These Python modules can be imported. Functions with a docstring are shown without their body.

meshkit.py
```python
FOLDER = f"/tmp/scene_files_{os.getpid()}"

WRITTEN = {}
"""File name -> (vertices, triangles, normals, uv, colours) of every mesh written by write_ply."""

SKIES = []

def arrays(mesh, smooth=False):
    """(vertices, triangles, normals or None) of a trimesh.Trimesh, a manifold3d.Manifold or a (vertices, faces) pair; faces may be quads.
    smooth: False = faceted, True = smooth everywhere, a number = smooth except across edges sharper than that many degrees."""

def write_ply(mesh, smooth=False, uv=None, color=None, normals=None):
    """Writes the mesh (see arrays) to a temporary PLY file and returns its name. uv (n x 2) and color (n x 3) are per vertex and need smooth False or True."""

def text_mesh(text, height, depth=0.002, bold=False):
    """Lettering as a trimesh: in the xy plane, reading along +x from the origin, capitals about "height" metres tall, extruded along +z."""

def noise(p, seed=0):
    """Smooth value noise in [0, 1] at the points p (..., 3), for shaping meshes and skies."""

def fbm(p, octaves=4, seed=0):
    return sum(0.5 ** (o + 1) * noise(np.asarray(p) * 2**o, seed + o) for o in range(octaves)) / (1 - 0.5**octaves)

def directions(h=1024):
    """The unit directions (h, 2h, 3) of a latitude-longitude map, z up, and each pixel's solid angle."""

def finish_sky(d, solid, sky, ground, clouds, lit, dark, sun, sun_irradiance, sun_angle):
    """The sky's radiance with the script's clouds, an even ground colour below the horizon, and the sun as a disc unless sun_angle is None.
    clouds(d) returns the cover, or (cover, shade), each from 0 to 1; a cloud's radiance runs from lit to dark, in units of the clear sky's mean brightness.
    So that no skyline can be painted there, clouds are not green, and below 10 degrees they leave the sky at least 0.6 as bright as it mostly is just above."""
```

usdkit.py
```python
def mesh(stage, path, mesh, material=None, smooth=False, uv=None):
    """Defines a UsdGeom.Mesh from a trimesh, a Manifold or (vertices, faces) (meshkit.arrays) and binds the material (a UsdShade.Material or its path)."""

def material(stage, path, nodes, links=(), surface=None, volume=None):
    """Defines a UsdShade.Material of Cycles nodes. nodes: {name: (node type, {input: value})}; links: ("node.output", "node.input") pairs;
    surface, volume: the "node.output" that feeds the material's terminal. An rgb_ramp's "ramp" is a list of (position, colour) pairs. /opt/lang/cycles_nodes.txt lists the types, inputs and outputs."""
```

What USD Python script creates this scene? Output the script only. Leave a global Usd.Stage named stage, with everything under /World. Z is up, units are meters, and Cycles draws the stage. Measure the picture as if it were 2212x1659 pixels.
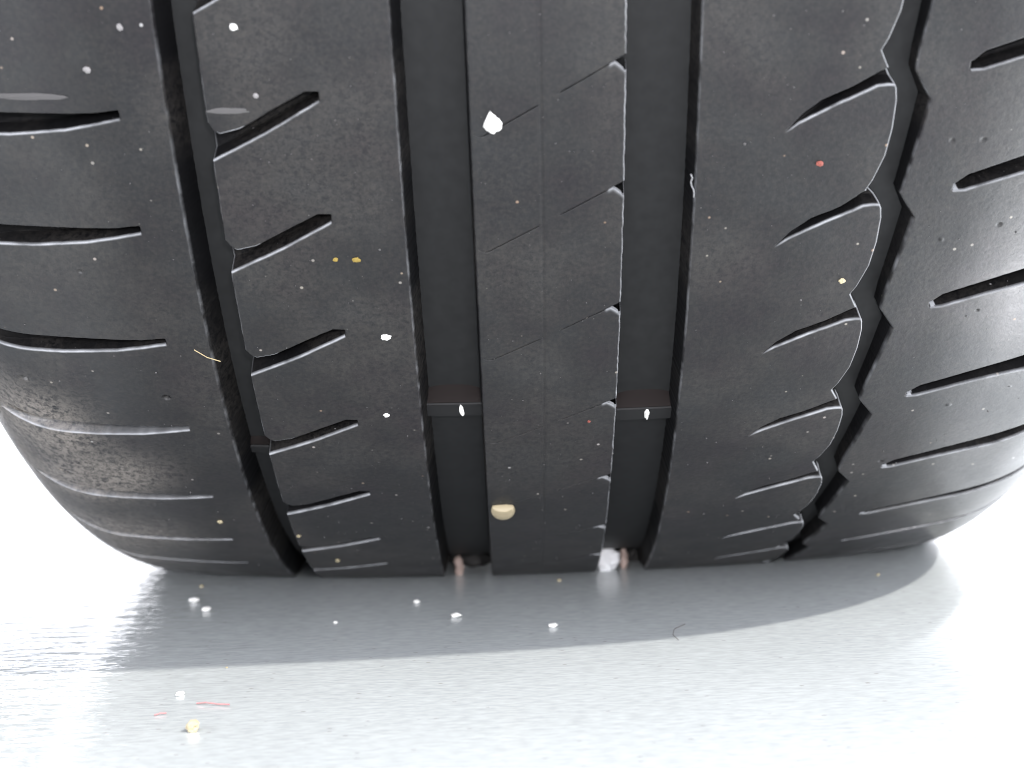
import math, numpy as np, trimesh, usdkit, meshkit
from pxr import Usd, UsdGeom, UsdLux, UsdShade, Gf, Sdf, Vt

stage = Usd.Stage.CreateInMemory()
UsdGeom.SetStageUpAxis(stage, UsdGeom.Tokens.z); UsdGeom.SetStageMetersPerUnit(stage, 1.0)
world = UsdGeom.Xform.Define(stage, '/World'); stage.SetDefaultPrim(world.GetPrim())
UsdGeom.Scope.Define(stage, '/World/Looks')
rng = np.random.default_rng(11)

# ------------------------------------------------------------------ camera
cam = UsdGeom.Camera.Define(stage, '/World/camera')
right = np.array([0.99927208, -0.01182155, -0.03627058]); fwd = np.array([0.00930382, 0.99758605, -0.06881509]); up = np.array([0.03699653, 0.06842755, 0.99696987])
eye = np.array([-0.03333593, -0.65461337, 0.10848154])
m4 = Gf.Matrix4d(*[float(a) for a in (*right, 0, *up, 0, *(-fwd), 0, *eye, 1)])
cam.AddTransformOp().Set(m4)
cam.CreateHorizontalApertureAttr(36.0); cam.CreateVerticalApertureAttr(27.0); cam.CreateFocalLengthAttr(3400 / 2212 * 36)
cam.CreateClippingRangeAttr(Gf.Vec2f(0.005, 500)); cam.CreateFStopAttr(13.0); cam.CreateFocusDistanceAttr(0.43)
cam.CreateExposureAttr(0.92)

# ------------------------------------------------------------------ light
sun_dir = np.array([0.85, -0.44, 1.0]); sun_dir /= np.linalg.norm(sun_dir)
sun = UsdLux.DistantLight.Define(stage, '/World/sun')
sun.CreateIntensityAttr(0.56); sun.CreateAngleAttr(1.2); sun.CreateNormalizeAttr(True); sun.CreateColorAttr(Gf.Vec3f(1.0, 0.96, 0.9))
zax = sun_dir; xax = np.cross([0, 0, 1.0], zax); xax /= np.linalg.norm(xax); yax = np.cross(zax, xax)
sun.AddTransformOp().Set(Gf.Matrix4d(*[float(a) for a in (*xax, 0, *yax, 0, *zax, 0, 0, 0, 3, 1)]))
dome = UsdLux.DomeLight.Define(stage, '/World/sky')
SKY, CLOUD = 0.10, 17.0
sky_m = usdkit.material(stage, '/World/Looks/sky', {       # a white, hazy sky, brighter towards the horizon all round
    'sky': ('sky_texture', {'sky_type': 'single_scattering', 'sun_disc': False, 'sun_elevation': float(math.asin(sun_dir[2])), 'sun_rotation': float(math.atan2(sun_dir[0], sun_dir[1]))}),
    'tc': ('texture_coordinate', {}), 'xyz': ('separate_xyz', {}),
    'haze': ('rgb_ramp', {'ramp': [(0.0, (1, 1, 1)), (0.1, (.82, .82, .82)), (0.25, (.5, .5, .505)), (0.5, (.34, .34, .345)), (1.0, (.27, .27, .28))]}),
    'k': ('mix_color', {'blend_type': 'multiply', 'fac': 1.0, 'b': (CLOUD * 2.5, CLOUD * 2.52, CLOUD * 2.68), 'use_clamp': False}),
    'mixc': ('mix_color', {'fac': 0.85, 'use_clamp': False}),
    'bg': ('background_shader', {'strength': SKY})},
    [('tc.generated', 'xyz.vector'), ('xyz.z', 'haze.fac'), ('haze.color', 'k.a'), ('k.result', 'mixc.b'), ('sky.color', 'mixc.a'), ('mixc.result', 'bg.color')], surface='bg.background')
UsdShade.MaterialBindingAPI.Apply(dome.GetPrim()).Bind(sky_m)
dome.GetPrim().SetCustomDataByKey('kind', 'structure')

def lamp(name, pos, aim, radius, inten, col, cone=None, soft=0.5):
    L = UsdLux.SphereLight.Define(stage, '/World/' + name); L.CreateRadiusAttr(radius); L.CreateIntensityAttr(inten); L.CreateNormalizeAttr(True); L.CreateColorAttr(Gf.Vec3f(*col))
    z = np.array(pos, float) - np.array(aim, float); z /= np.linalg.norm(z); x = np.cross([0, 0, 1.0], z); x /= np.linalg.norm(x); y = np.cross(z, x)
    L.AddTransformOp().Set(Gf.Matrix4d(*[float(a) for a in (*x, 0, *y, 0, *z, 0, *pos, 1)]))
    if cone:
        sh = UsdLux.ShapingAPI.Apply(L.GetPrim()); sh.CreateShapingConeAngleAttr(cone); sh.CreateShapingConeSoftnessAttr(soft)
lamp('camera_flash', (0.0, -0.67, 0.16), (-0.02, -0.2, 0.1), 0.010, 0.75, (1.0, 0.98, 1.0))
lamp('added_spot', (0.66, -0.32, 1.0), (0.37, -0.22, 0.0), 0.03, 170.0, (0.97, 0.96, 1.0), 14.0, 1.0)  # added spot out of view, gives the right shoulder its sheen

# ------------------------------------------------------------------ helpers
def cd(prim, **k):
    for a, b in k.items(): prim.SetCustomDataByKey(a, b)
used = {}
def numbered(path):
    used[path] = used.get(path, -1) + 1
    return path if used[path] == 0 else f'{path}_{used[path]:03d}'
def xform(name, loc=(0, 0, 0), **k):
    x = UsdGeom.Xform.Define(stage, numbered('/World/' + name)); x.AddTranslateOp().Set(Gf.Vec3d(*map(float, loc))); cd(x.GetPrim(), **k); return x.GetPrim()
def obj(name, mesh, mat, parent=None, smooth=True, wear=None, **k):
    base = (parent.GetPath().pathString if parent else '/World') + '/' + name
    m = usdkit.mesh(stage, numbered(base), mesh, mat, smooth=smooth)
    if wear is not None: UsdGeom.PrimvarsAPI(m).CreatePrimvar('wear', Sdf.ValueTypeNames.Color3fArray, 'vertex').Set(Vt.Vec3fArray.FromNumpy(wear.astype(np.float32)))  # red: dirt; green: painted lip highlights; blue: darker recesses, shoulder gloss
    cd(m.GetPrim(), **k); return m.GetPrim()
def mat(name, nodes, links, surface='p.BSDF'): return usdkit.material(stage, '/World/Looks/' + name, nodes, links, surface=surface)
def plain(name, col, rough=0.6, spec=0.5, **k): return mat(name, {'p': ('principled_bsdf', {'base_color': col, 'roughness': rough, 'specular_ior_level': spec, **k})}, [])

# ------------------------------------------------------------------ materials
rubber = mat('tread_rubber', {
    'g': ('geometry', {}), 'w': ('attribute', {'attribute': 'wear'}), 'ws': ('separate_color', {}),
    'n1': ('noise_texture', {'scale': 45.0, 'detail': 5.0, 'roughness': 0.6}),
    'r1': ('rgb_ramp', {'ramp': [(0.3, (0.0085, 0.0072, 0.0088)), (0.5, (0.0108, 0.0106, 0.0112)), (0.7, (0.0130, 0.0136, 0.0146))]}),
    'n2': ('noise_texture', {'scale': 900.0, 'detail': 3.0, 'roughness': 0.65}),
    'r2': ('rgb_ramp', {'ramp': [(0.33, (0.62, 0.64, 0.70)), (0.5, (1, 1, 1)), (0.68, (1.6, 1.5, 1.35))]}),
    'mul': ('mix_color', {'blend_type': 'multiply', 'fac': 1.0, 'use_clamp': False}),
    'v': ('voronoi_texture', {'scale': 230.0}), 'vr': ('rgb_ramp', {'ramp': [(0.0, (1, 1, 1)), (0.07, (1, 1, 1)), (0.12, (0, 0, 0))]}),
    'vs': ('separate_color', {}), 'pick': ('math', {'math_type': 'greater_than', 'value2': 0.78}), 'spk': ('math', {'math_type': 'multiply'}), 'vb': ('rgb_to_bw', {}),
    'spkc': ('rgb_ramp', {'ramp': [(0.0, (0.16, 0.15, 0.14)), (0.5, (0.22, 0.2, 0.17)), (0.75, (0.17, 0.11, 0.07)), (1.0, (0.3, 0.3, 0.3))]}),
    'sp': ('mix_color', {}),
    'dn': ('noise_texture', {'scale': 600.0, 'detail': 6.0, 'roughness': 0.8, 'distortion': 0.6}), 'dr': ('rgb_ramp', {'ramp': [(0.40, (0, 0, 0)), (0.56, (1, 1, 1))]}), 'db': ('rgb_to_bw', {}),
    'dm': ('math', {'math_type': 'multiply'}), 'dirt': ('mix_color', {'b': (0.19, 0.17, 0.15)}),
    'em': ('math', {'math_type': 'multiply', 'value2': 0.85}), 'edge': ('mix_color', {'b': (0.42, 0.43, 0.45)}), 'neg': ('math', {'math_type': 'multiply', 'value2': -1.0, 'use_clamp': True}), 'recess': ('mix_color', {'b': (0.0035, 0.0035, 0.004)}), 'spec': ('map_range', {'from_min': -1.0, 'from_max': 1.0, 'to_min': 0.10, 'to_max': 0.66}),  # edge paints the bright lip highlights; the next mix darkens with depth
    'rr': ('map_range', {'from_min': 0.3, 'from_max': 0.7, 'to_min': 0.40, 'to_max': 0.56}), 'rs': ('math', {'math_type': 'multiply_add', 'value2': -0.16}),
    'b1': ('bump', {'strength': 0.2, 'distance': 0.0003}), 'b2': ('bump', {'strength': 0.2, 'distance': 0.0015}),
    'p': ('principled_bsdf', {'specular_ior_level': 0.5})},
    [('g.position', 'n1.vector'), ('g.position', 'n2.vector'), ('g.position', 'v.vector'), ('g.position', 'dn.vector'),
     ('n1.fac', 'r1.fac'), ('n2.fac', 'r2.fac'), ('r1.color', 'mul.a'), ('r2.color', 'mul.b'),
     ('v.distance', 'vr.fac'), ('vr.color', 'vb.color'), ('v.color', 'vs.color'), ('vs.r', 'pick.value1'), ('vb.val', 'spk.value1'), ('pick.value', 'spk.value2'),
     ('vs.g', 'spkc.fac'), ('mul.result', 'sp.a'), ('spkc.color', 'sp.b'), ('spk.value', 'sp.fac'),
     ('w.color', 'ws.color'), ('dn.fac', 'dr.fac'), ('dr.color', 'db.color'), ('db.val', 'dm.value1'), ('ws.r', 'dm.value2'), ('sp.result', 'recess.a'), ('ws.b', 'neg.value1'), ('neg.value', 'recess.fac'), ('recess.result', 'dirt.a'), ('ws.b', 'spec.value'), ('spec.result', 'p.specular_ior_level'), ('dm.value', 'dirt.fac'),
     ('ws.g', 'em.value1'), ('dirt.result', 'edge.a'), ('em.value', 'edge.fac'), ('edge.result', 'p.base_color'),
     ('n1.fac', 'rr.value'), ('rr.result', 'rs.value3'), ('ws.b', 'rs.value1'), ('rs.value', 'p.roughness'), ('n2.fac', 'b1.height'), ('n1.fac', 'b2.height'), ('b2.normal', 'b1.normal'), ('b1.normal', 'p.normal')])
groove_rubber = mat('groove_rubber', {
    'g': ('geometry', {}), 'n': ('noise_texture', {'scale': 300.0, 'detail': 4.0}), 'r': ('rgb_ramp', {'ramp': [(0.3, (0.011, 0.0112, 0.0117)), (0.7, (0.015, 0.0155, 0.016))]}),
    'b': ('bump', {'strength': 0.1, 'distance': 0.0003}), 'p': ('principled_bsdf', {'roughness': 0.55, 'specular_ior_level': 0.2})},
    [('g.position', 'n.vector'), ('n.fac', 'r.fac'), ('r.color', 'p.base_color'), ('n.fac', 'b.height'), ('b.normal', 'p.normal')])
bar_rubber = plain('wear_bar_rubber', (0.012, 0.0085, 0.008), 0.75, 0.2); block_rubber = plain('wear_block_rubber', (0.012, 0.012, 0.0125), 0.6, 0.25)
side_rubber = plain('sidewall_rubber', (0.03, 0.03, 0.031), 0.55, 0.5)
alloy = plain('wheel_alloy', (0.5, 0.5, 0.52), 0.4, 0.5, metallic=0.8)
floor_m = mat('floor', {
    'g': ('geometry', {}), 'mp': ('mapping', {'scale': (0.3, 1.0, 1.0)}),
    'n1': ('noise_texture', {'scale': 14.0, 'detail': 5.0, 'roughness': 0.6}), 'r1': ('rgb_ramp', {'ramp': [(0.25, (0.425, 0.452, 0.455)), (0.75, (0.465, 0.493, 0.496))]}),
    'n2': ('noise_texture', {'scale': 700.0, 'detail': 2.0, 'roughness': 0.6}), 'n3': ('noise_texture', {'scale': 220.0, 'detail': 2.0}),
    'r2': ('rgb_ramp', {'ramp': [(0.3, (0.86, 0.86, 0.86)), (0.7, (1.1, 1.1, 1.1))]}), 'mul': ('mix_color', {'blend_type': 'multiply', 'fac': 1.0, 'use_clamp': False}),
    'n4': ('noise_texture', {'scale': 9.0, 'detail': 3.0}),
    'v': ('voronoi_texture', {'scale': 520.0}), 'vr': ('rgb_ramp', {'ramp': [(0.0, (1, 1, 1)), (0.10, (1, 1, 1)), (0.2, (0, 0, 0))]}), 'vb': ('rgb_to_bw', {}),
    'vs': ('separate_color', {}), 'pick': ('math', {'math_type': 'greater_than', 'value2': 0.9}), 'spk': ('math', {'math_type': 'multiply'}), 'sp': ('mix_color', {'b': (0.27, 0.26, 0.25)}),
    'mp2': ('mapping', {'scale': (0.45, 1.0, 1.0)}),
    'b1': ('bump', {'distance': 0.0004}), 'b2': ('bump', {'distance': 0.0008}), 'px': ('separate_xyz', {}), 'nx': ('noise_texture', {'scale': 25.0, 'detail': 3.0}), 'mx': ('math', {'math_type': 'multiply_add', 'value2': 0.10}), 'msk': ('map_range', {'from_min': -0.06, 'from_max': -0.105, 'to_min': 0.0, 'to_max': 1.0, 'clamp': True}), 's1': ('map_range', {'from_min': 0.0, 'from_max': 1.0, 'to_min': 0.10, 'to_max': 0.40}), 's2': ('map_range', {'from_min': 0.0, 'from_max': 1.0, 'to_min': 0.14, 'to_max': 0.35}), 'ra': ('math', {'math_type': 'multiply_add', 'value2': -0.12}),
    'rr': ('map_range', {'from_min': 0.3, 'from_max': 0.7, 'to_min': 0.17, 'to_max': 0.24}),
    'p': ('principled_bsdf', {'specular_ior_level': 0.5, 'ior': 1.5})},
    [('g.position', 'mp.vector'), ('g.position', 'mp2.vector'), ('g.position', 'n1.vector'), ('mp.vector', 'n2.vector'), ('mp.vector', 'n3.vector'), ('g.position', 'n4.vector'), ('n1.fac', 'r1.fac'),
     ('n2.fac', 'r2.fac'), ('r1.color', 'mul.a'), ('r2.color', 'mul.b'), ('mp2.vector', 'v.vector'), ('v.distance', 'vr.fac'), ('vr.color', 'vb.color'), ('v.color', 'vs.color'),
     ('vs.r', 'pick.value1'), ('pick.value', 'spk.value1'), ('vb.val', 'spk.value2'), ('mul.result', 'sp.a'), ('spk.value', 'sp.fac'), ('sp.result', 'p.base_color'),
     ('n2.fac', 'b1.height'), ('n3.fac', 'b2.height'), ('b2.normal', 'b1.normal'), ('b1.normal', 'p.normal'), ('n4.fac', 'rr.value'), ('g.position', 'px.vector'), ('g.position', 'nx.vector'), ('nx.fac', 'mx.value1'), ('px.x', 'mx.value3'), ('mx.value', 'msk.value'), ('msk.result', 's1.value'), ('msk.result', 's2.value'), ('s1.result', 'b1.strength'), ('s2.result', 'b2.strength'), ('msk.result', 'ra.value1'), ('rr.result', 'ra.value3'), ('ra.value', 'p.roughness')])

# ------------------------------------------------------------------ floor
floor_v = np.array([[-60, -60, 0], [60, -60, 0], [60, 60, 0], [-60, 60, 0]], float)
obj('floor', (floor_v, np.array([[0, 1, 2, 3]])), floor_m, smooth=False, kind='structure', label='pale grey polished floor under the tyre', category='floor')

# ------------------------------------------------------------------ unseen dark slab, added so the floor reflects a dark band
import manifold3d as m3
def rounded(x0, x1, y0, y1, z0, z1, r):
    sp = m3.Manifold.sphere(r, 24)
    return m3.Manifold.batch_hull([sp.translate((x, y, z)) for x in (x0 + r, x1 - r) for y in (y0 + r, y1 - r) for z in (z0 + r, z1 - r)])
body = rounded(-1.85, 0.0, 0.40, 1.16, 0.245, 0.62, .05) + rounded(-1.85, -0.40, -0.35, 0.60, 0.25, 0.62, .05)
obj('unseen_slab', body, plain('slab_dark', (0.012, 0.012, 0.013), .7, .3), smooth=40, label='unseen dark slab added behind the tyre to darken the floor reflection', category='added slab')

# ------------------------------------------------------------------ tyre geometry: angle th from the bottom, x across the tread
R, DEL, CAMB, XC, K2, K4, HS, RHO = 0.315, 0.0134, -0.0062, -0.019, 0.2563, 6.6, 0.1387, 0.038
DEPTH = 0.008
def dR(x):
    x = np.asarray(x) - XC; e = np.clip(abs(x) - HS, 0, RHO * 0.9995)
    return K2 * x**2 + K4 * x**4 + RHO - np.sqrt(RHO**2 - e**2)
def prof_normal(x):
    h = 1e-5; s = -(dR(x + h) - dR(x - h)) / (2 * h); n = np.stack([-s, np.ones_like(s)], -1)
    return n / np.linalg.norm(n, axis=-1, keepdims=True)
def surface(s, x, d, r=None, nrm=None):
    """points at tread length s (m), cross position x, depth d below the tread"""
    s, x, d = np.broadcast_arrays(*map(lambda a: np.asarray(a, float), (s, x, d)))
    th = s / R
    if r is None: r = R - dR(x); nrm = prof_normal(x)
    st, ct = np.sin(th), np.cos(th)
    P = np.stack([x, -r * st, R - DEL - r * ct], -1)
    P[..., 2] += x * CAMB
    n = np.stack([-nrm[..., 0], nrm[..., 1] * st, nrm[..., 1] * ct], -1)
    z = P[..., 2].copy()
    P[..., 2] = 0.5 * (z + np.sqrt(z * z + 0.0005**2)) + 0.0001
    w = np.clip((0.002 - z) / 0.006, 0, 1); w = (w * w * (3 - 2 * w))[..., None]
    n = n * (1 - w) + np.array([0, 0, 1.0]) * w
    return P + n / np.linalg.norm(n, axis=-1, keepdims=True) * d[..., None]
def grid(P, flip=False):
    a, b = P.shape[:2]; i = np.arange(a * b).reshape(a, b)
    q = np.stack([i[:-1, :-1], i[:-1, 1:], i[1:, 1:], i[1:, :-1]], -1).reshape(-1, 4)
    return P.reshape(-1, 3), (q if flip else q[:, ::-1])
CIRC = 2 * math.pi * R
S0, S1 = 0.062, 0.405                                       # stretch of the tread in the photograph
s_all = np.concatenate([np.arange(0.0, S0, 0.0012), np.arange(S0, S1, 0.0003), np.arange(S1, 0.60, 0.0009), np.arange(0.60, CIRC, 0.006), [CIRC]])
s_rough = np.concatenate([np.arange(0.0, S1 + .1, 0.002), np.arange(S1 + .1, CIRC, 0.006), [CIRC]])
ROWS = [0.0, 0.0375, 0.0825, 0.1205, 0.1522, 0.1891, 0.2282, 0.2655, 0.3031, 0.3362, 0.3735, 0.4105, 0.4475, 0.484, 0.5205, 0.557]
xA, xB, xC_, xD, xE, xF = -0.1102, -0.1007, -0.0550, -0.0376, -0.0002, 0.0174
def fb(s, seed, f): return meshkit.fbm(np.stack([np.asarray(s) * f, 0 * np.asarray(s) + seed * 7.3, 0 * np.asarray(s)], -1), 3, seed) - 0.5
def rough_edge(x0, seed, amp=0.00025): return lambda s: x0 + amp * fb(s, seed, 700)
def sawtooth(pts, x_out):
    """periodic edge from (offset from the row, x) pairs, from the top down"""
    ss, xx = [], []
    for r in ROWS:
        for o, x in pts: ss.append(r + o); xx.append(x)
    ss, xx = np.array(ss), np.array(xx); k = np.argsort(ss)
    return lambda s: np.interp(s, ss[k], xx[k], left=x_out, right=x_out)
eG = sawtooth([(0.0008, 0.0646), (-0.0006, 0.0652), (-0.0036, 0.0656), (-0.011, 0.0654), (-0.0185, 0.0644), (-0.0252, 0.0621), (-0.028, 0.0606)], 0.064)
eH = sawtooth([(-0.004, 0.0740), (0.0035, 0.0694), (-0.0285, 0.0698)], 0.07)

# slot outlines: (x, offset along the tread from the row), upper lip then lower lip
SLOTS = {
 'left_shoulder': ([(-.1222, -.0004), (-.128, -.0012), (-.134, -.0014), (-.150, -.0013), (-.172, -.001), (-.19, -.0008)], [(-.19, -.0066), (-.168, -.0074), (-.150, -.0071), (-.136, -.0057), (-.129, -.0043), (-.1220, -.0027)], 0.006),
 'left': ([(-.104, -.0030), (-.1005, -.0042), (-.0995, -.0060), (-.0980, -.0071), (-.093, -.0058), (-.084, -.0005), (-.0765, .0036), (-.0735, .0035)], [(-.0732, .0012), (-.0865, -.0068), (-.104, -.0160)], 0.006),
 'right': ([(.068, .0062), (.0622, .0042), (.054, .0005), (.0465, -.0025), (.042, -.0060), (.0385, -.0103)], [(.0383, -.0108), (.0415, -.0083), (.0503, -.0037), (.060, .0004), (.0625, .0006), (.068, .0002)], 0.0045),
 'right_shoulder': ([(.0838, .0052), (.0865, .0076), (.100, .0119), (.115, .0162), (.125, .0196), (.150, .025), (.165, .027)], [(.165, .021), (.150, .0195), (.125, .0132), (.116, .0095), (.108, .0083), (.100, .0066), (.0868, .0030), (.0836, .0030)], 0.0055)}
def slot_limit(kind, x):                                   # depth of a slot along its length
    D = SLOTS[kind][2]
    if kind == 'left_shoulder': return D * np.clip((x + .180) / .03, 0, 1) * np.clip((-.1219 - x) / .0004, 0, 1)
    if kind == 'right_shoulder': return D * np.clip((.165 - x) / .04, 0, 1) * np.clip((x - .0836) / .0005, 0, 1)
    if kind == 'right': return D * np.clip((x - .0384) / .012, 0, 1)
    return D * np.clip((-.0733 - x) / .0006, 0, 1)
def slot_rows(kind, x, seed):
    """rows of the grid that follow the two lips of every slot: tread length s, depth and painted lip highlight, each (rows, columns)"""
    up_, lo_, D = SLOTS[kind]; lim = slot_limit(kind, x); e = .00028
    ou, xu = np.array([q[1] for q in up_]), np.array([q[0] for q in up_]); k = np.argsort(xu); ou, xu = ou[k], xu[k]
    ol, xl = np.array([q[1] for q in lo_]), np.array([q[0] for q in lo_]); k = np.argsort(xl); ol, xl = ol[k], xl[k]
    dU, dL = np.interp(x, xu, ou), np.interp(x, xl, ol); mid = .5 * (dU + dL); dU = np.maximum(dU, mid + .00025); dL = np.minimum(dL, mid - .00025)
    top, bot = dU.max(), dL.min(); S, Dd, G, T = [], [], [], []
    def add(ss, dd, g, t): S.append(np.broadcast_to(ss, x.shape)); Dd.append(np.broadcast_to(dd, x.shape)); G.append(np.broadcast_to(g, x.shape)); T.append(t)
    rows = [r for r in ROWS if r + top < .6 and r + bot > -.02]; prev = np.zeros_like(x)
    for q, r in enumerate(rows):
        wr = float(np.clip((r - .095) / (.10 if kind != 'left_shoulder' else .15), .10, 1)); limr = lim * wr; wd = .45 + .55 * wr
        jit = rng.normal(0, .0003) if 'shoulder' in kind else rng.normal(0, .00012)
        wob = lambda sd: .00016 * (meshkit.fbm(np.stack([x * 700, 0 * x + r * 900 + sd, 0 * x], -1), 3, seed) - .5)
        l, u = r + dL + jit + wob(1), r + dL + (dU - dL) * wd + jit + wob(5)
        if q == 0 and r + bot < .02: prev = np.full_like(x, -.02) if True else prev
        step = .0003 if S0 - .01 < r < S1 + .02 else .0012
        n = max(6, int(np.max(l - e - prev) / step))
        if q == 0 and (l - e).min() <= prev.max(): prev = np.full_like(x, (l - e).min() - .004)
        for t in np.linspace(0, 1, n, endpoint=False): add(prev + (l - e - prev) * t, 0, 0, 0)
        w = np.minimum(.0009, .42 * (u - l)); low = np.clip((.252 - r) / .02, 0, 1)
        fade = np.clip(lim / .001, 0, 1) * (.45 + .55 * wr)  # highlight along the lower lip is painted into the colour
        for a in LIPA: add(l - e * (1 - math.sin(a)), np.minimum(e * (1 - math.cos(a)), limr), fade * (.35 + .65 * math.sin(a)), 0)
        for t in (.06, .14, .3, .55, .8, 1): add(l + w * t, np.minimum(e + (D - e) * t, limr), fade * (max(0, .85 - 7 * t) if kind != 'left_shoulder' else np.maximum(max(0, .85 - 7 * t), .34 * low)), 1)
        for t in (.3, .7): add(l + w + (u - l - 2 * w) * t, np.minimum(D, limr), 0, 1)
        facet = ((x > -.0985) & (x < -.0920)) * .7 * (kind == 'left') * (.2 < r < .37)  # catch of light painted as a pale facet on the upper lip
        for t in (1, .8, .55, .3, .14, .06): add(u - w * t, np.minimum(e + (D - e) * t, limr), facet * (t < .2), 1)
        for a in LIPA[::-1]: add(u + e * (1 - math.sin(a)), np.minimum(e * (1 - math.cos(a)), limr), facet, 0)
        prev = u + e + .00001
    end = np.full_like(x, max(.6, prev.max() + .002))
    for t in np.linspace(0, 1, 40, endpoint=False): add(prev + (end - prev) * t, 0, 0, 0)
    for c in np.append(np.arange(end[0], CIRC - .03, .006), CIRC - .021): add(c, 0, 0, 0)
    return np.stack(S), np.stack(Dd), np.stack(G), np.array(T)

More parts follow.
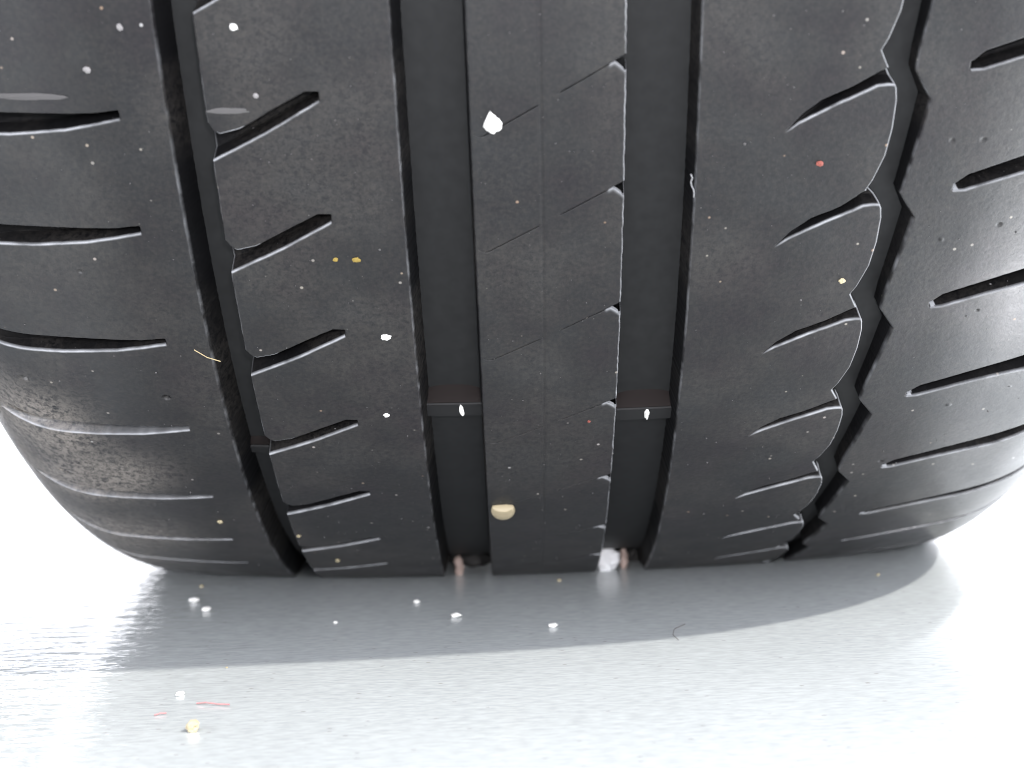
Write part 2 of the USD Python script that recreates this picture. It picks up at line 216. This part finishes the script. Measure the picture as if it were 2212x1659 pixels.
tyre = xform('tyre', (0, 0, 0), label='black car tyre with worn tread standing on the pale floor', category='tyre')
LIP = 0.00045
LIPA = np.radians([0, 18, 36, 54, 72, 90])
def rib(name, el, er, n, kind, taper=(0.0012, 0.0012), seed=1, outer=None, pits=(), dirt=False, label=None, nominal=(0, 0), wall_to=None):
    """a rib between two edges; outer = -1 / +1: that side runs out over the shoulder instead of ending in a wall"""
    C = []                                                  # columns: (place, offset, depth, edge); place -1 at the left edge, 2 at the right edge, 0..1 between, 9 fixed
    xo = XC + (outer or 0) * (HS + RHO * np.sin(np.linspace(0, math.radians(88), 46)))
    if outer != -1:
        for t in (1.0, .66, .33, .12): C.append((-1, -taper[0] * t, LIP + (DEPTH + .0006 - LIP) * t, 0, t))
        for a in LIPA[::-1]: C.append((-1, LIP * (1 - math.sin(a)), LIP * (1 - math.cos(a)), math.sin(a), 0))
    else:
        for x in xo[::-1]: C.append((9, x, 0, 0, 0))
    for t in np.linspace(0, 1, n)[1:-1]: C.append((t, 0, 0, 0, 0))
    if outer != 1:
        for a in LIPA: C.append((2, -LIP * (1 - math.sin(a)), LIP * (1 - math.cos(a)), math.sin(a), 0))
        for t in (.12, .33, .66, 1.0): C.append((2, taper[1] * t, LIP + (DEPTH + .0006 - LIP) * t, 0, t))
    else:
        for x in xo: C.append((9, x, 0, 0, 0))
    place, off, cd_, ce, cw = (np.array(v, float) for v in zip(*C))
    nl, nr = nominal
    def columns(L, Rr):
        a = L + LIP if outer != -1 else L; b = Rr - LIP if outer != 1 else Rr
        return np.where(place == -1, L + off, np.where(place == 2, Rr + off, np.where(place == 9, off, a + (b - a) * place)))
    S, Ds, G, T = slot_rows(kind, columns(nl, nr), seed)
    L = el(S) if outer != -1 else np.full_like(S, nl); Rr = er(S) if outer != 1 else np.full_like(S, nr)
    X = columns(L, Rr)
    if wall_to is not None: X = np.where((place == -1) & (cw > 0), L + (.5 * (wall_to - L) - .0008) * cw, X)
    D0 = np.broadcast_to(cd_, S.shape); D = np.maximum(D0, Ds)
    for ps, px, pr, pd in pits: D = D + pd * np.exp(-(((S - ps) / pr)**2 + ((X - px) / pr)**2)**2)
    D = D + 0.00006 * (meshkit.fbm(np.stack([S * 160, X * 160, 0 * S], -1), 3, seed + 3) - .5)
    wear = np.zeros((*X.shape, 3))
    edge = ce[None, :] * np.clip(0.25 + 1.6 * fb(S, seed + 5, 260), 0, 1)
    if kind == 'right': edge = np.where(place == 2, ce[None, :] * np.clip(.9 + .8 * fb(S, 3, 200), 0, 1), edge * .4)  # bright line of the right-hand edge is painted pale
    else: edge = edge * .35
    patch = np.clip(.8 + 1.0 * (meshkit.fbm(np.stack([S * 300, X * 300, 0 * S], -1), 2, 5) - .5), 0, 1)
    wear[..., 1] = np.maximum(edge, G * patch * (.6 if outer == 1 else 1) * (D0 < LIP * .5))
    if outer == 1: wear[..., 1] = np.maximum(wear[..., 1], .9 * np.clip(Ds / .0005, 0, 1) * (X > .0833) * (X < .0846) * (S < .33))
    recess = np.clip((D0 - .0008) / .0006, 0, 1)  # base colour gets darker with depth on walls and in slots
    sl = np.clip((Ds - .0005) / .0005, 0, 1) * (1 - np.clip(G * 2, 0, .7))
    wear[..., 2] = -np.maximum(recess, sl)
    if outer: wear[..., 2] += np.clip((outer * (X - XC) - .105) / .02, 0, 1) * (1 + wear[..., 2])
    if dirt:
        def blob(ss, xx, a, b, rot):
            u, v = (S - ss), (X - xx); c, w = math.cos(rot), math.sin(rot)
            return np.exp(-(((u * c + v * w) / a)**2 + ((-u * w + v * c) / b)**2))
        wear[..., 0] = np.clip(1.4 * blob(.222, -.166, .016, .014, 0) + 1.7 * blob(.192, -.158, .011, .020, -.5) + .9 * blob(.150, -.160, .016, .022, 0) + .8 * blob(.11, -.165, .03, .016, 0) + .75 * blob(.19, -.187, .10, .011, 0), 0, 1)
    film = .075 * np.clip((meshkit.fbm(np.stack([S * 45, X * 45, 0 * S + seed], -1), 4, 21) - .42) * 4, 0, 1)
    if outer != 1: wear[..., 0] = np.maximum(wear[..., 0], film)
    if outer == 1: wear[..., 0] = np.clip(film * .6 + .5 * np.exp(-((S - .14) / .03)**2 - ((X - .15) / .018)**2), 0, 1)
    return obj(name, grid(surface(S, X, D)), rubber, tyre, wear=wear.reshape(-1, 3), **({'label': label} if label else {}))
PITS_L = [(.2409, -.1257, .0009, .0016), (.2448, -.1655, .0009, .0014), (.196, -.166, .0009, .0012), (.288, -.140, .0006, .0005)]
prng = np.random.default_rng(5)
PITS_R = [(prng.uniform(.19, .34), prng.uniform(.080, .118), prng.uniform(.0003, .0007), prng.choice([.0004, -.0003, .0003])) for _ in range(12)]
rib('shoulder_rib', None, rough_edge(xA, 1), 120, 'left_shoulder', (0, .0030), 1, -1, PITS_L, True, 'outer rib on the left with long cross slots and brown dirt', (XC - HS, xA))
rib('tread_rib', rough_edge(xB, 2), rough_edge(xC_, 3), 150, 'left', (.0002, .0022), 2, label='rib left of the middle with slots cut from its left edge', nominal=(xB, xC_))
rib('tread_rib', rough_edge(xF, 4), eG, 150, 'right', (.0016, .0001), 4, label='rib right of the middle with curved slots cut from its right edge', nominal=(xF, .0643))
rib('shoulder_rib', lambda s: eH(s) + .00015 * fb(s, 9, 700), None, 150, 'right_shoulder', (.0012, 0), 5, 1, PITS_R, label='outer rib on the right with slanting slots and a notched edge', nominal=(.0705, XC + HS), wall_to=.0700)

# ------------------------------------------------------------------ the middle rib: a row of blocks parted by fine sipes
def sipe_gap(x):                                           # half width of the sipe; it fades out in the middle of the rib
    return 0.00005 * np.clip((abs(x + .0185) - .0022) / .0012, 0, 1)
def sipe_line(x): return -.0108 + .577 * (x - xD)
all_rows = ROWS + list(np.arange(ROWS[-1] + .037, CIRC - .03, .0366)) + [CIRC]
for k in range(len(all_rows) - 1):
    ra, rb = all_rows[k], all_rows[k + 1]
    if k == len(all_rows) - 2: rb = CIRC + ROWS[0]
    vis = S0 - .03 < ra < S1
    eL, eR = rough_edge(xD, 6, .00018), rough_edge(xE, 7, .0003)
    nu, nv = (110, max(30, int((rb - ra) / .0003))) if vis else (16, 14)
    xs = np.linspace(xD, xE, nu); u = (xs - xD) / (xE - xD)
    lo = ra + sipe_line(xs) + sipe_gap(xs) - .0062 * np.clip((u - .93) / .07, 0, 1)**1.2 * .9            # lower end; right corner stays close to the sipe
    lo = ra + sipe_line(xs) + sipe_gap(xs)
    hi = rb + sipe_line(xs) - sipe_gap(xs)
    hi = hi + .0034 * np.clip(1 - u / .10, 0, 1)**2                       # rounded corner beside the left groove
    hi = np.where(u > .9, hi + 0 * hi, hi)
    top_cut = .0040 * np.clip((u - .925) / .075, 0, 1)**1.1               # cut corner beside the right groove, on top of each block
    hi = hi - top_cut
    lo = lo + .0030 * np.clip(1 - u / .09, 0, 1)**2
    lip = np.where(sipe_gap(xs) > 0, 1.0, 0.0) * np.clip(sipe_gap(xs) / .00005, 0, 1)
    vend = [(-1, .0012), (-1, .0004), (-.6, .00012), (-.2, .00003)]
    lines_s, lines_d = [], []
    c = .00022
    for f, dd in vend: lines_s.append(lo + c * (1 + f)); lines_d.append(dd * lip)
    for t in np.linspace(0, 1, nv): lines_s.append(lo + c * 1.3 + (hi - lo - c * 2.6) * t); lines_d.append(np.zeros(nu))
    for f, dd in vend[::-1]: lines_s.append(hi - c * (1 + f)); lines_d.append(dd * lip)
    Sg, Dg = np.stack(lines_s), np.stack(lines_d)
    Xg = eL(Sg) + (eR(Sg) - eL(Sg)) * u[None, :]
    # the long sides: lip and wall
    cols = []
    for t in (1.0, .6, .25): cols.append((Xg[:, :1] - .0008 * t, Sg[:, :1], Dg[:, :1] + LIP + (DEPTH + .0006 - LIP) * t))
    for a in LIPA[::-1]: cols.append((Xg[:, :1] + LIP * (1 - math.sin(a)), Sg[:, :1], np.maximum(Dg[:, :1], LIP * (1 - math.cos(a)))))
    inside = slice(2, -2)
    cols.append((Xg[:, inside], Sg[:, inside], Dg[:, inside]))
    for a in LIPA: cols.append((Xg[:, -1:] - LIP * (1 - math.sin(a)), Sg[:, -1:], np.maximum(Dg[:, -1:], LIP * (1 - math.cos(a)))))
    for t in (.25, .6, 1.0): cols.append((Xg[:, -1:] + .0006 * t, Sg[:, -1:], Dg[:, -1:] + LIP + (DEPTH + .0006 - LIP) * t))
    Xb, Sb, Db = (np.concatenate([q[i] for q in cols], 1) for i in range(3))
    seam = .00022 * np.exp(-((Xb + .0205) / .00035)**2)
    Db = Db + seam
    if vis: Db = Db + .00005 * (meshkit.fbm(np.stack([Sb * 160, Xb * 160, 0 * Sb], -1), 3, 8) - .5)
    wear = np.zeros((*Xb.shape, 3)); ne = 9
    wear[..., 0] = .06 * np.clip((meshkit.fbm(np.stack([Sb * 45, Xb * 45, 0 * Sb + 6], -1), 4, 21) - .42) * 4, 0, 1)
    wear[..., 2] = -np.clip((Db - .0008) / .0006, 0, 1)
    wear[:, -ne:, 1] = np.concatenate([np.sin(LIPA), [0, 0, 0]])[None, :] * np.clip(.55 + 1.4 * fb(Sb[:, -1], 12, 240), 0, 1)[:, None]  # highlight of the right lip painted along the middle rib
    cut = .0040 * np.clip(((Xb - xD) / (xE - xD) - .925) / .075, 0, 1)**1.1
    near = np.exp(-((Sb - (rb + sipe_line(Xb) - cut)) / .0007)**2) * np.clip((Xb - (xE - .0042)) / .0005, 0, 1)
    wear[..., 1] = np.maximum(wear[..., 1], near * .55)  # bright corner facet painted in
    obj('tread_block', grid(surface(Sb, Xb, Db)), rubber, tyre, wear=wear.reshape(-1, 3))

# ------------------------------------------------------------------ groove floors, wear bars, sidewalls, rim
for x0, x1, dp in ((-.118, -.096, DEPTH), (-.060, -.034, DEPTH), (-.004, .021, DEPTH), (.058, .080, .0052)):
    Sg, Xg = np.meshgrid(s_rough, np.linspace(x0, x1, 12), indexing='ij')
    obj('groove_base', grid(surface(Sg, Xg, np.full(Sg.shape, dp))), groove_rubber, tyre)
def wear_bar(x0, x1, s_top, s_bot, slope, h=.0050):
    u = np.linspace(0, 1, 14); X = x0 + (x1 - x0) * u
    def strip(prof, bow):
        S = np.array([p[0] for p in prof])[:, None] + 0 * X[None, :]; D = np.array([p[1] for p in prof])[:, None] + 0 * X[None, :]
        S = S + np.array(bow)[:, None] * -.0022 * np.abs(2 * u - 1)[None, :]**3
        return grid(surface(S, X[None, :] + 0 * S, D), True)
    block = [(s_top, h + .0004), (s_top - .0003, h), (s_bot + .0003, h), (s_bot, h + .0003), (s_bot - .0001, DEPTH + .0004)]
    b = obj('wear_bar', strip(block, [0] * 5), block_rubber, tyre, smooth=30)
    ramp = [(s_top + slope + .0012, DEPTH + .0003), (s_top + slope, DEPTH - .0004), (s_top + slope * .5, DEPTH - .0010), (s_top + .00005, h + .0005)]
    obj('worn_slope', strip(ramp, [1, 1, .5, 0]), bar_rubber, b, smooth=30, label='brownish upper slope of the wear bar')
wear_bar(xC_ + .0006, xD - .0002, .2322, .2262, .0046)
wear_bar(xE + .0002, xF - .0006, .2272, .2215, .0046)
wear_bar(xA + .0012, xB - .0001, .2080, .2040, .003, .0066)
def lathe_side(side):
    xr = [(XC + side * (HS + RHO * .9995), R - float(dR(XC + side * (HS + RHO * .9995))))]
    xr = [(XC + side * (HS + RHO * math.sin(math.radians(88))), R - float(dR(XC + side * (HS + RHO * math.sin(math.radians(88))))))]
    xr += [(XC + side * .1768, .262), (XC + side * .1772, .252), (XC + side * .175, .242), (XC + side * .168, .232), (XC + side * .158, .226)]
    xr = np.array(xr); tt = np.linspace(0, 1, 24); k = np.linspace(0, 1, len(xr)); x = np.interp(tt, k, xr[:, 0]); r = np.interp(tt, k, xr[:, 1])
    S, X = np.meshgrid(s_rough, x, indexing='ij'); r2 = np.broadcast_to(r, S.shape)
    nrm = np.zeros((*S.shape, 2)); nrm[..., 0] = side; nrm[..., 1] = 1e-3
    obj('sidewall', grid(surface(S, X, np.zeros(S.shape), r2, nrm), side < 0), side_rubber, tyre)
for sd in (-1, 1): lathe_side(sd)
rm = trimesh.creation.revolve(np.array([(.001, .05), (.06, .055), (.17, .03), (.205, .05), (.208, .1585), (.228, .1605), (.228, .1565), (.214, .150), (.21, -.150), (.228, -.1565), (.228, -.1605), (.208, -.1585), (.203, .0), (.001, .0)]), sections=96)
T = np.array([[0, 0, 1, XC], [1, 0, 0, 0], [0, 1, 0, R - DEL], [0, 0, 0, 1.0]]); rm.apply_transform(T)
obj('rim', rm, alloy, tyre, smooth=30)

# ------------------------------------------------------------------ small things on the tread and on the floor
dustm = plain('pale_dust', (0.075, 0.072, 0.072), .8); chalk = plain('white_chip', (0.78, 0.77, 0.74), .6); greyc = plain('grey_chip', (0.22, 0.21, 0.21), .7); yel = plain('yellow_chip', (0.24, 0.17, 0.035), .8)
redm = plain('red_chip', (0.22, 0.06, 0.045), .8); cream = plain('cream_chip', (0.42, 0.36, 0.23), .7); amber = plain('amber_resin', (0.36, 0.30, 0.19), .5, .5)
darks = plain('dark_plug', (0.03, 0.028, 0.027), .7); pink = plain('pinkish_stone', (0.42, 0.32, 0.28), .7); redf = plain('red_fibre', (0.40, 0.19, 0.19), .8); glossy_r = plain('torn_rubber', (0.16, 0.16, 0.165), .4, .6)
strawm = plain('straw_fibre', (0.5, 0.4, 0.22), .6); darkf = plain('dark_hair', (0.08, 0.06, 0.05), .5)
def chip(size, seed, sub=3, rough=.6):
    m = trimesh.creation.icosphere(subdivisions=sub); v = m.vertices
    n = meshkit.fbm(v * 1.6 + seed * 3.1, 3, seed) - .5
    n2 = np.round(meshkit.noise(v * 2.2 + seed, seed + 9) * 3) / 3 - .5
    m.vertices = v * (1 + rough * 1.6 * n + rough * .5 * n2)[:, None] * np.asarray(size)
    return m
def frame(s, x):
    p = surface(s, x, 0); a = surface(s + 1e-4, x, 0) - p; b = surface(s, x + 1e-4, 0) - p
    a /= np.linalg.norm(a); b /= np.linalg.norm(b); n = np.cross(b, a); n /= np.linalg.norm(n)
    if n[1] > 0: n = -n
    return p, b, a, n                                      # b across, a up the tread, n outwards
def on_tread(name, s, x, size, m, label, cat, seed, spin=0.0, lift=.3, group=None):
    p, b, a, n = frame(s, x); c, w = math.cos(spin), math.sin(spin)
    ch = chip(size, seed); A = np.stack([b * c + a * w, -b * w + a * c, n], 1)
    if label.startswith('largest'): v = ch.vertices; f = np.clip(v[:, 1] / size[1], 0, 1.3); v[:, 0] = v[:, 0] * (1 - .7 * f) + size[0] * .55 * f
    if cat == 'drop':                                       # a smooth bead, flat on its upper side
        ch = trimesh.creation.icosphere(subdivisions=4); ch.vertices[:, 1] = np.where(ch.vertices[:, 1] > .45, .45 + .12 * (ch.vertices[:, 1] - .45), ch.vertices[:, 1]); ch.vertices *= np.asarray(size)
    ch.vertices = ch.vertices @ A.T + n * size[2] * lift
    q = xform(name, p, label=label, category=cat) if False else None
    k = dict(label=label, category=cat)
    if group: k['group'] = group
    ch.vertices += p
    return obj(name, ch, m, smooth=40, **k)
def on_floor(name, x, y, size, m, label, cat, seed, spin=0.0, lift=.6, **k):
    ch = chip(size, seed); c, w = math.cos(spin), math.sin(spin); A = np.array([[c, -w, 0], [w, c, 0], [0, 0, 1]])
    ch.vertices = ch.vertices @ A.T; ch.vertices += np.array([x, y, -ch.vertices[:, 2].min() * 1.0 - size[2] * .15])
    return obj(name, ch, m, smooth=40, label=label, category=cat, **k)
mm = .001
on_tread('stone_chip', .3309, -.0326, (2.2*mm, 2.5*mm, 1.1*mm), chalk, 'largest white chip, stuck near the left edge of the middle rib', 'chip', 3, .5)
on_tread('stone_chip', .3557, -.0915, (.85*mm, .75*mm, .5*mm), chalk, 'white chip near the top of the rib left of the middle', 'chip', 5)
on_tread('stone_chip', .2662, -.0626, (1.3*mm, .85*mm, .6*mm), chalk, 'white chip right of the third slot end on the left-hand rib', 'chip', 6)
on_tread('stone_chip', .2342, -.0648, (.8*mm, .7*mm, .45*mm), chalk, 'small white chip right of the fourth slot on the left-hand rib', 'chip', 7)
on_tread('grit_grain', .3456, -.1276, (.8*mm, .8*mm, .4*mm), greyc, 'grey grain on the left shoulder above the topmost slot', 'grain', 8)
on_tread('grit_grain', .3560, -.1182, (.6*mm, .8*mm, .4*mm), greyc, 'grey grain near the top of the left shoulder by the groove', 'grain', 9)
on_tread('grit_grain', .3389, -.0881, (.6*mm, .6*mm, .4*mm), greyc, 'grey grain above the top slot of the left-hand rib', 'grain', 10)
on_tread('yellow_flake', .2927, -.0734, (.6*mm, .55*mm, .3*mm), yel, 'smaller yellow flake beside the second slot of the left-hand rib', 'flake', 11)
on_tread('yellow_flake', .2926, -.0681, (1.0*mm, .8*mm, .35*mm), yel, 'larger yellow flake beside the second slot of the left-hand rib', 'flake', 12)
on_tread('red_grain', .3166, .0480, (.8*mm, .75*mm, .5*mm), redm, 'red grain on the right-hand rib between the first and second slots', 'grain', 13)
on_tread('cream_grain', .2801, .0577, (.8*mm, .75*mm, .5*mm), cream, 'cream grain on the right-hand rib between the second and third slots', 'grain', 14)
on_tread('resin_drop', .1785, -.0330, (3.7*mm, 6.0*mm, 1.8*mm), amber, 'translucent amber drop low on the middle rib beside its left edge', 'drop', 15, 0.0)
on_tread('orange_grain', .2289, -.0077, (.45*mm, .4*mm, .3*mm), redm, 'tiny orange grain on the middle rib near the right groove', 'grain', 16)
on_tread('stone_chip', .1674, -.1230, (.8*mm, .9*mm, .5*mm), cream, 'cream chip low on the left shoulder near the contact patch', 'chip', 17)
on_tread('stone_chip', .1563, -.0994, (.6*mm, .8*mm, .4*mm), cream, 'cream chip low beside the left edge of the left-hand rib', 'chip', 18)
on_tread('stone_chip', .1277, -.0898, (.7*mm, 1.1*mm, .5*mm), cream, 'cream chip between the two lowest slots of the left-hand rib', 'chip', 19)
on_tread('pale_streak', .3351, -.0952, (4.6*mm, .75*mm, .12*mm), dustm, 'short pale streak above the top slot of the left-hand rib', 'streak', 20)  # thin pale streak lying flat on the rib
on_tread('pale_streak', .3387, -.1435, (9.0*mm, .8*mm, .12*mm), dustm, 'long pale streak above the top slot of the left shoulder', 'streak', 21)  # longer pale streak lying flat on the shoulder
def bar_chip(s, x, size, label, seed, spin):
    p = surface(s, x, .0050); ch = chip(size, seed); _, b, a, n = frame(s, x); c, w = math.cos(spin), math.sin(spin)
    ch.vertices = ch.vertices @ np.stack([b * c + a * w, -b * w + a * c, n], 1).T + p + n * size[2] * .3
    obj('chalk_sliver', ch, chalk, smooth=40, label=label, category='sliver')
bar_chip(.2293, -.0439, (.65*mm, 2.3*mm, .5*mm), 'white sliver on the wear bar in the groove left of the middle rib', 22, .1)
bar_chip(.2244, .0095, (.65*mm, 2.0*mm, .5*mm), 'white sliver on the wear bar in the groove right of the middle rib', 23, 0)
def tube(pts, r):
    pts = np.array(pts); out = []
    for a, b in zip(pts[:-1], pts[1:]): out.append(trimesh.creation.cylinder(r, segment=[a, b], sections=8))
    return trimesh.util.concatenate(out)
a_, b_ = surface(.2615, -.1145, 0), surface(.2581, -.1077, 0); nn = frame(.2598, -.111)[3]
obj('straw_fibre', tube([a_ + nn * .0003, (a_ + b_) / 2 + nn * .0014, b_ + nn * .0012], .00011), strawm, smooth=True, label='thin straw fibre bridging the left groove', category='fibre')
t0 = [surface(.3150 - .0011 * i, .0162 + .00025 * math.sin(i * i * 1.3) + .00016 * i, .0003) + np.array([0, -.0004, 0]) for i in range(7)]
obj('rubber_shred', tube(t0, .00022), glossy_r, smooth=True, label='shiny torn shred of rubber on the left edge of the right-hand rib', category='shred')

FL = [(-.1407, -.1159, 1.5, chalk, 'white crumb left of a smaller crumb on the shaded floor'), (-.1336, -.1315, 1.3, chalk, 'white crumb nearest the large one on the left shaded floor'),
      (-.0631, -.1318, .95, chalk, 'small white crumb on the shaded floor below the left-hand rib'), (-.0493, -.1565, 1.2, chalk, 'white crumb on the shaded floor below the groove left of middle'),
      (-.0189, -.1765, 1.15, chalk, 'white crumb on the shaded floor below the middle rib'), (-.1432, -.0894, .7, cream, 'tiny cream crumb close to the tyre below the left shoulder'),
      (-.0877, -.1586, .5, chalk, 'tiny crumb on the shaded floor below the left-hand rib'), (-.1209, -.2404, 1.0, chalk, 'white crumb on the sunlit floor above the red fibres'),
      (-.1133, -.2123, .35, cream, 'speck of grit on the edge of the shadow'), (-.0140, -.1037, .6, cream, 'tiny cream crumb close to the tyre below the middle rib'), (.0963, -.1155, .6, cream, 'cream crumb below the right shoulder by the shadow edge')]
for k, (x, y, s, m, lab) in enumerate(FL): on_floor('floor_crumb', x, y, (s * mm * 1.3, s * mm, s * mm * .55), m, lab, 'crumb', 40 + k, k)
on_floor('yellow_grain', -.1108, -.2751, (1.5*mm, 1.5*mm, 1.5*mm), cream, 'yellow grain on the sunlit floor nearest the camera', 'grain', 60)
def fibre(pts, r, m, name, lab): obj(name, tube(pts, r), m, smooth=True, label=lab, category='fibre')
fibre([(-.1146, -.2506, .0004), (-.112, -.2516, .0008), (-.109, -.2524, .0005), (-.1056, -.2534, .0005)], .0002, redf, 'red_fibre', 'longer red fibre lying on the sunlit floor')
fibre([(-.1236, -.2600, .0003), (-.1222, -.2592, .0005), (-.1208, -.2588, .0004)], .0002, redf, 'red_fibre', 'shorter red fibre lying on the sunlit floor')
fibre([(.0213, -.1802, .0003), (.0172, -.1868, .0004), (.0160, -.194, .0004), (.0169, -.2009, .0003)], .00008, darkf, 'dark_hair', 'thin dark hair curving across the shadow edge on the floor')
on_floor('wedged_piece', -.0500, -.0850, (1.7*mm, 1.8*mm, 3.6*mm), pink, 'pinkish stone wedged in the groove left of the middle rib', 'stone', 62)
on_floor('wedged_piece', -.0455, -.0700, (7.5*mm, 4.0*mm, 4.8*mm), darks, 'dark plug added to block light in the groove left of the middle rib', 'stone', 65)  # added plug, stops light coming through the groove
on_floor('wedged_piece', .0040, -.0875, (4.3*mm, 2.6*mm, 4.6*mm), plain('gap_light_white', (0.85, 0.85, 0.86), .5), 'white lump standing in for light through the groove right of the middle rib', 'stone', 63)  # white lump added in place of light shining through the groove
on_floor('wedged_piece', .0105, -.0845, (1.6*mm, 1.8*mm, 3.8*mm), pink, 'pinkish stone wedged beside the white lump in the groove', 'stone', 64)
on_floor('wedged_piece', .0155, -.0700, (4.2*mm, 4.0*mm, 4.8*mm), darks, 'dark plug added to block light in the groove right of the middle rib', 'stone', 66)  # added plug, shuts off light behind the white lump

# fine dust on the tread: real flecks, too many to count
fl = []
for k in range(1000):
    s = rng.uniform(.10, .39); x = rng.choice([rng.uniform(-.160, -.113), rng.uniform(-.098, -.057), rng.uniform(-.036, -.002), rng.uniform(.0185, .058), rng.uniform(.078, .125)])
    p, b, a, n = frame(s, x); r = min(.00009 * math.exp(rng.normal(0, .55)), .00035)
    c = trimesh.creation.icosphere(subdivisions=0); c.vertices = c.vertices * r * rng.uniform(.6, 1.3, 3) + p + n * r * .3; fl.append(c)
obj('dust', trimesh.util.concatenate(fl), dustm, smooth=False, kind='stuff', label='pale dust flecks scattered over the black tread', category='dust')
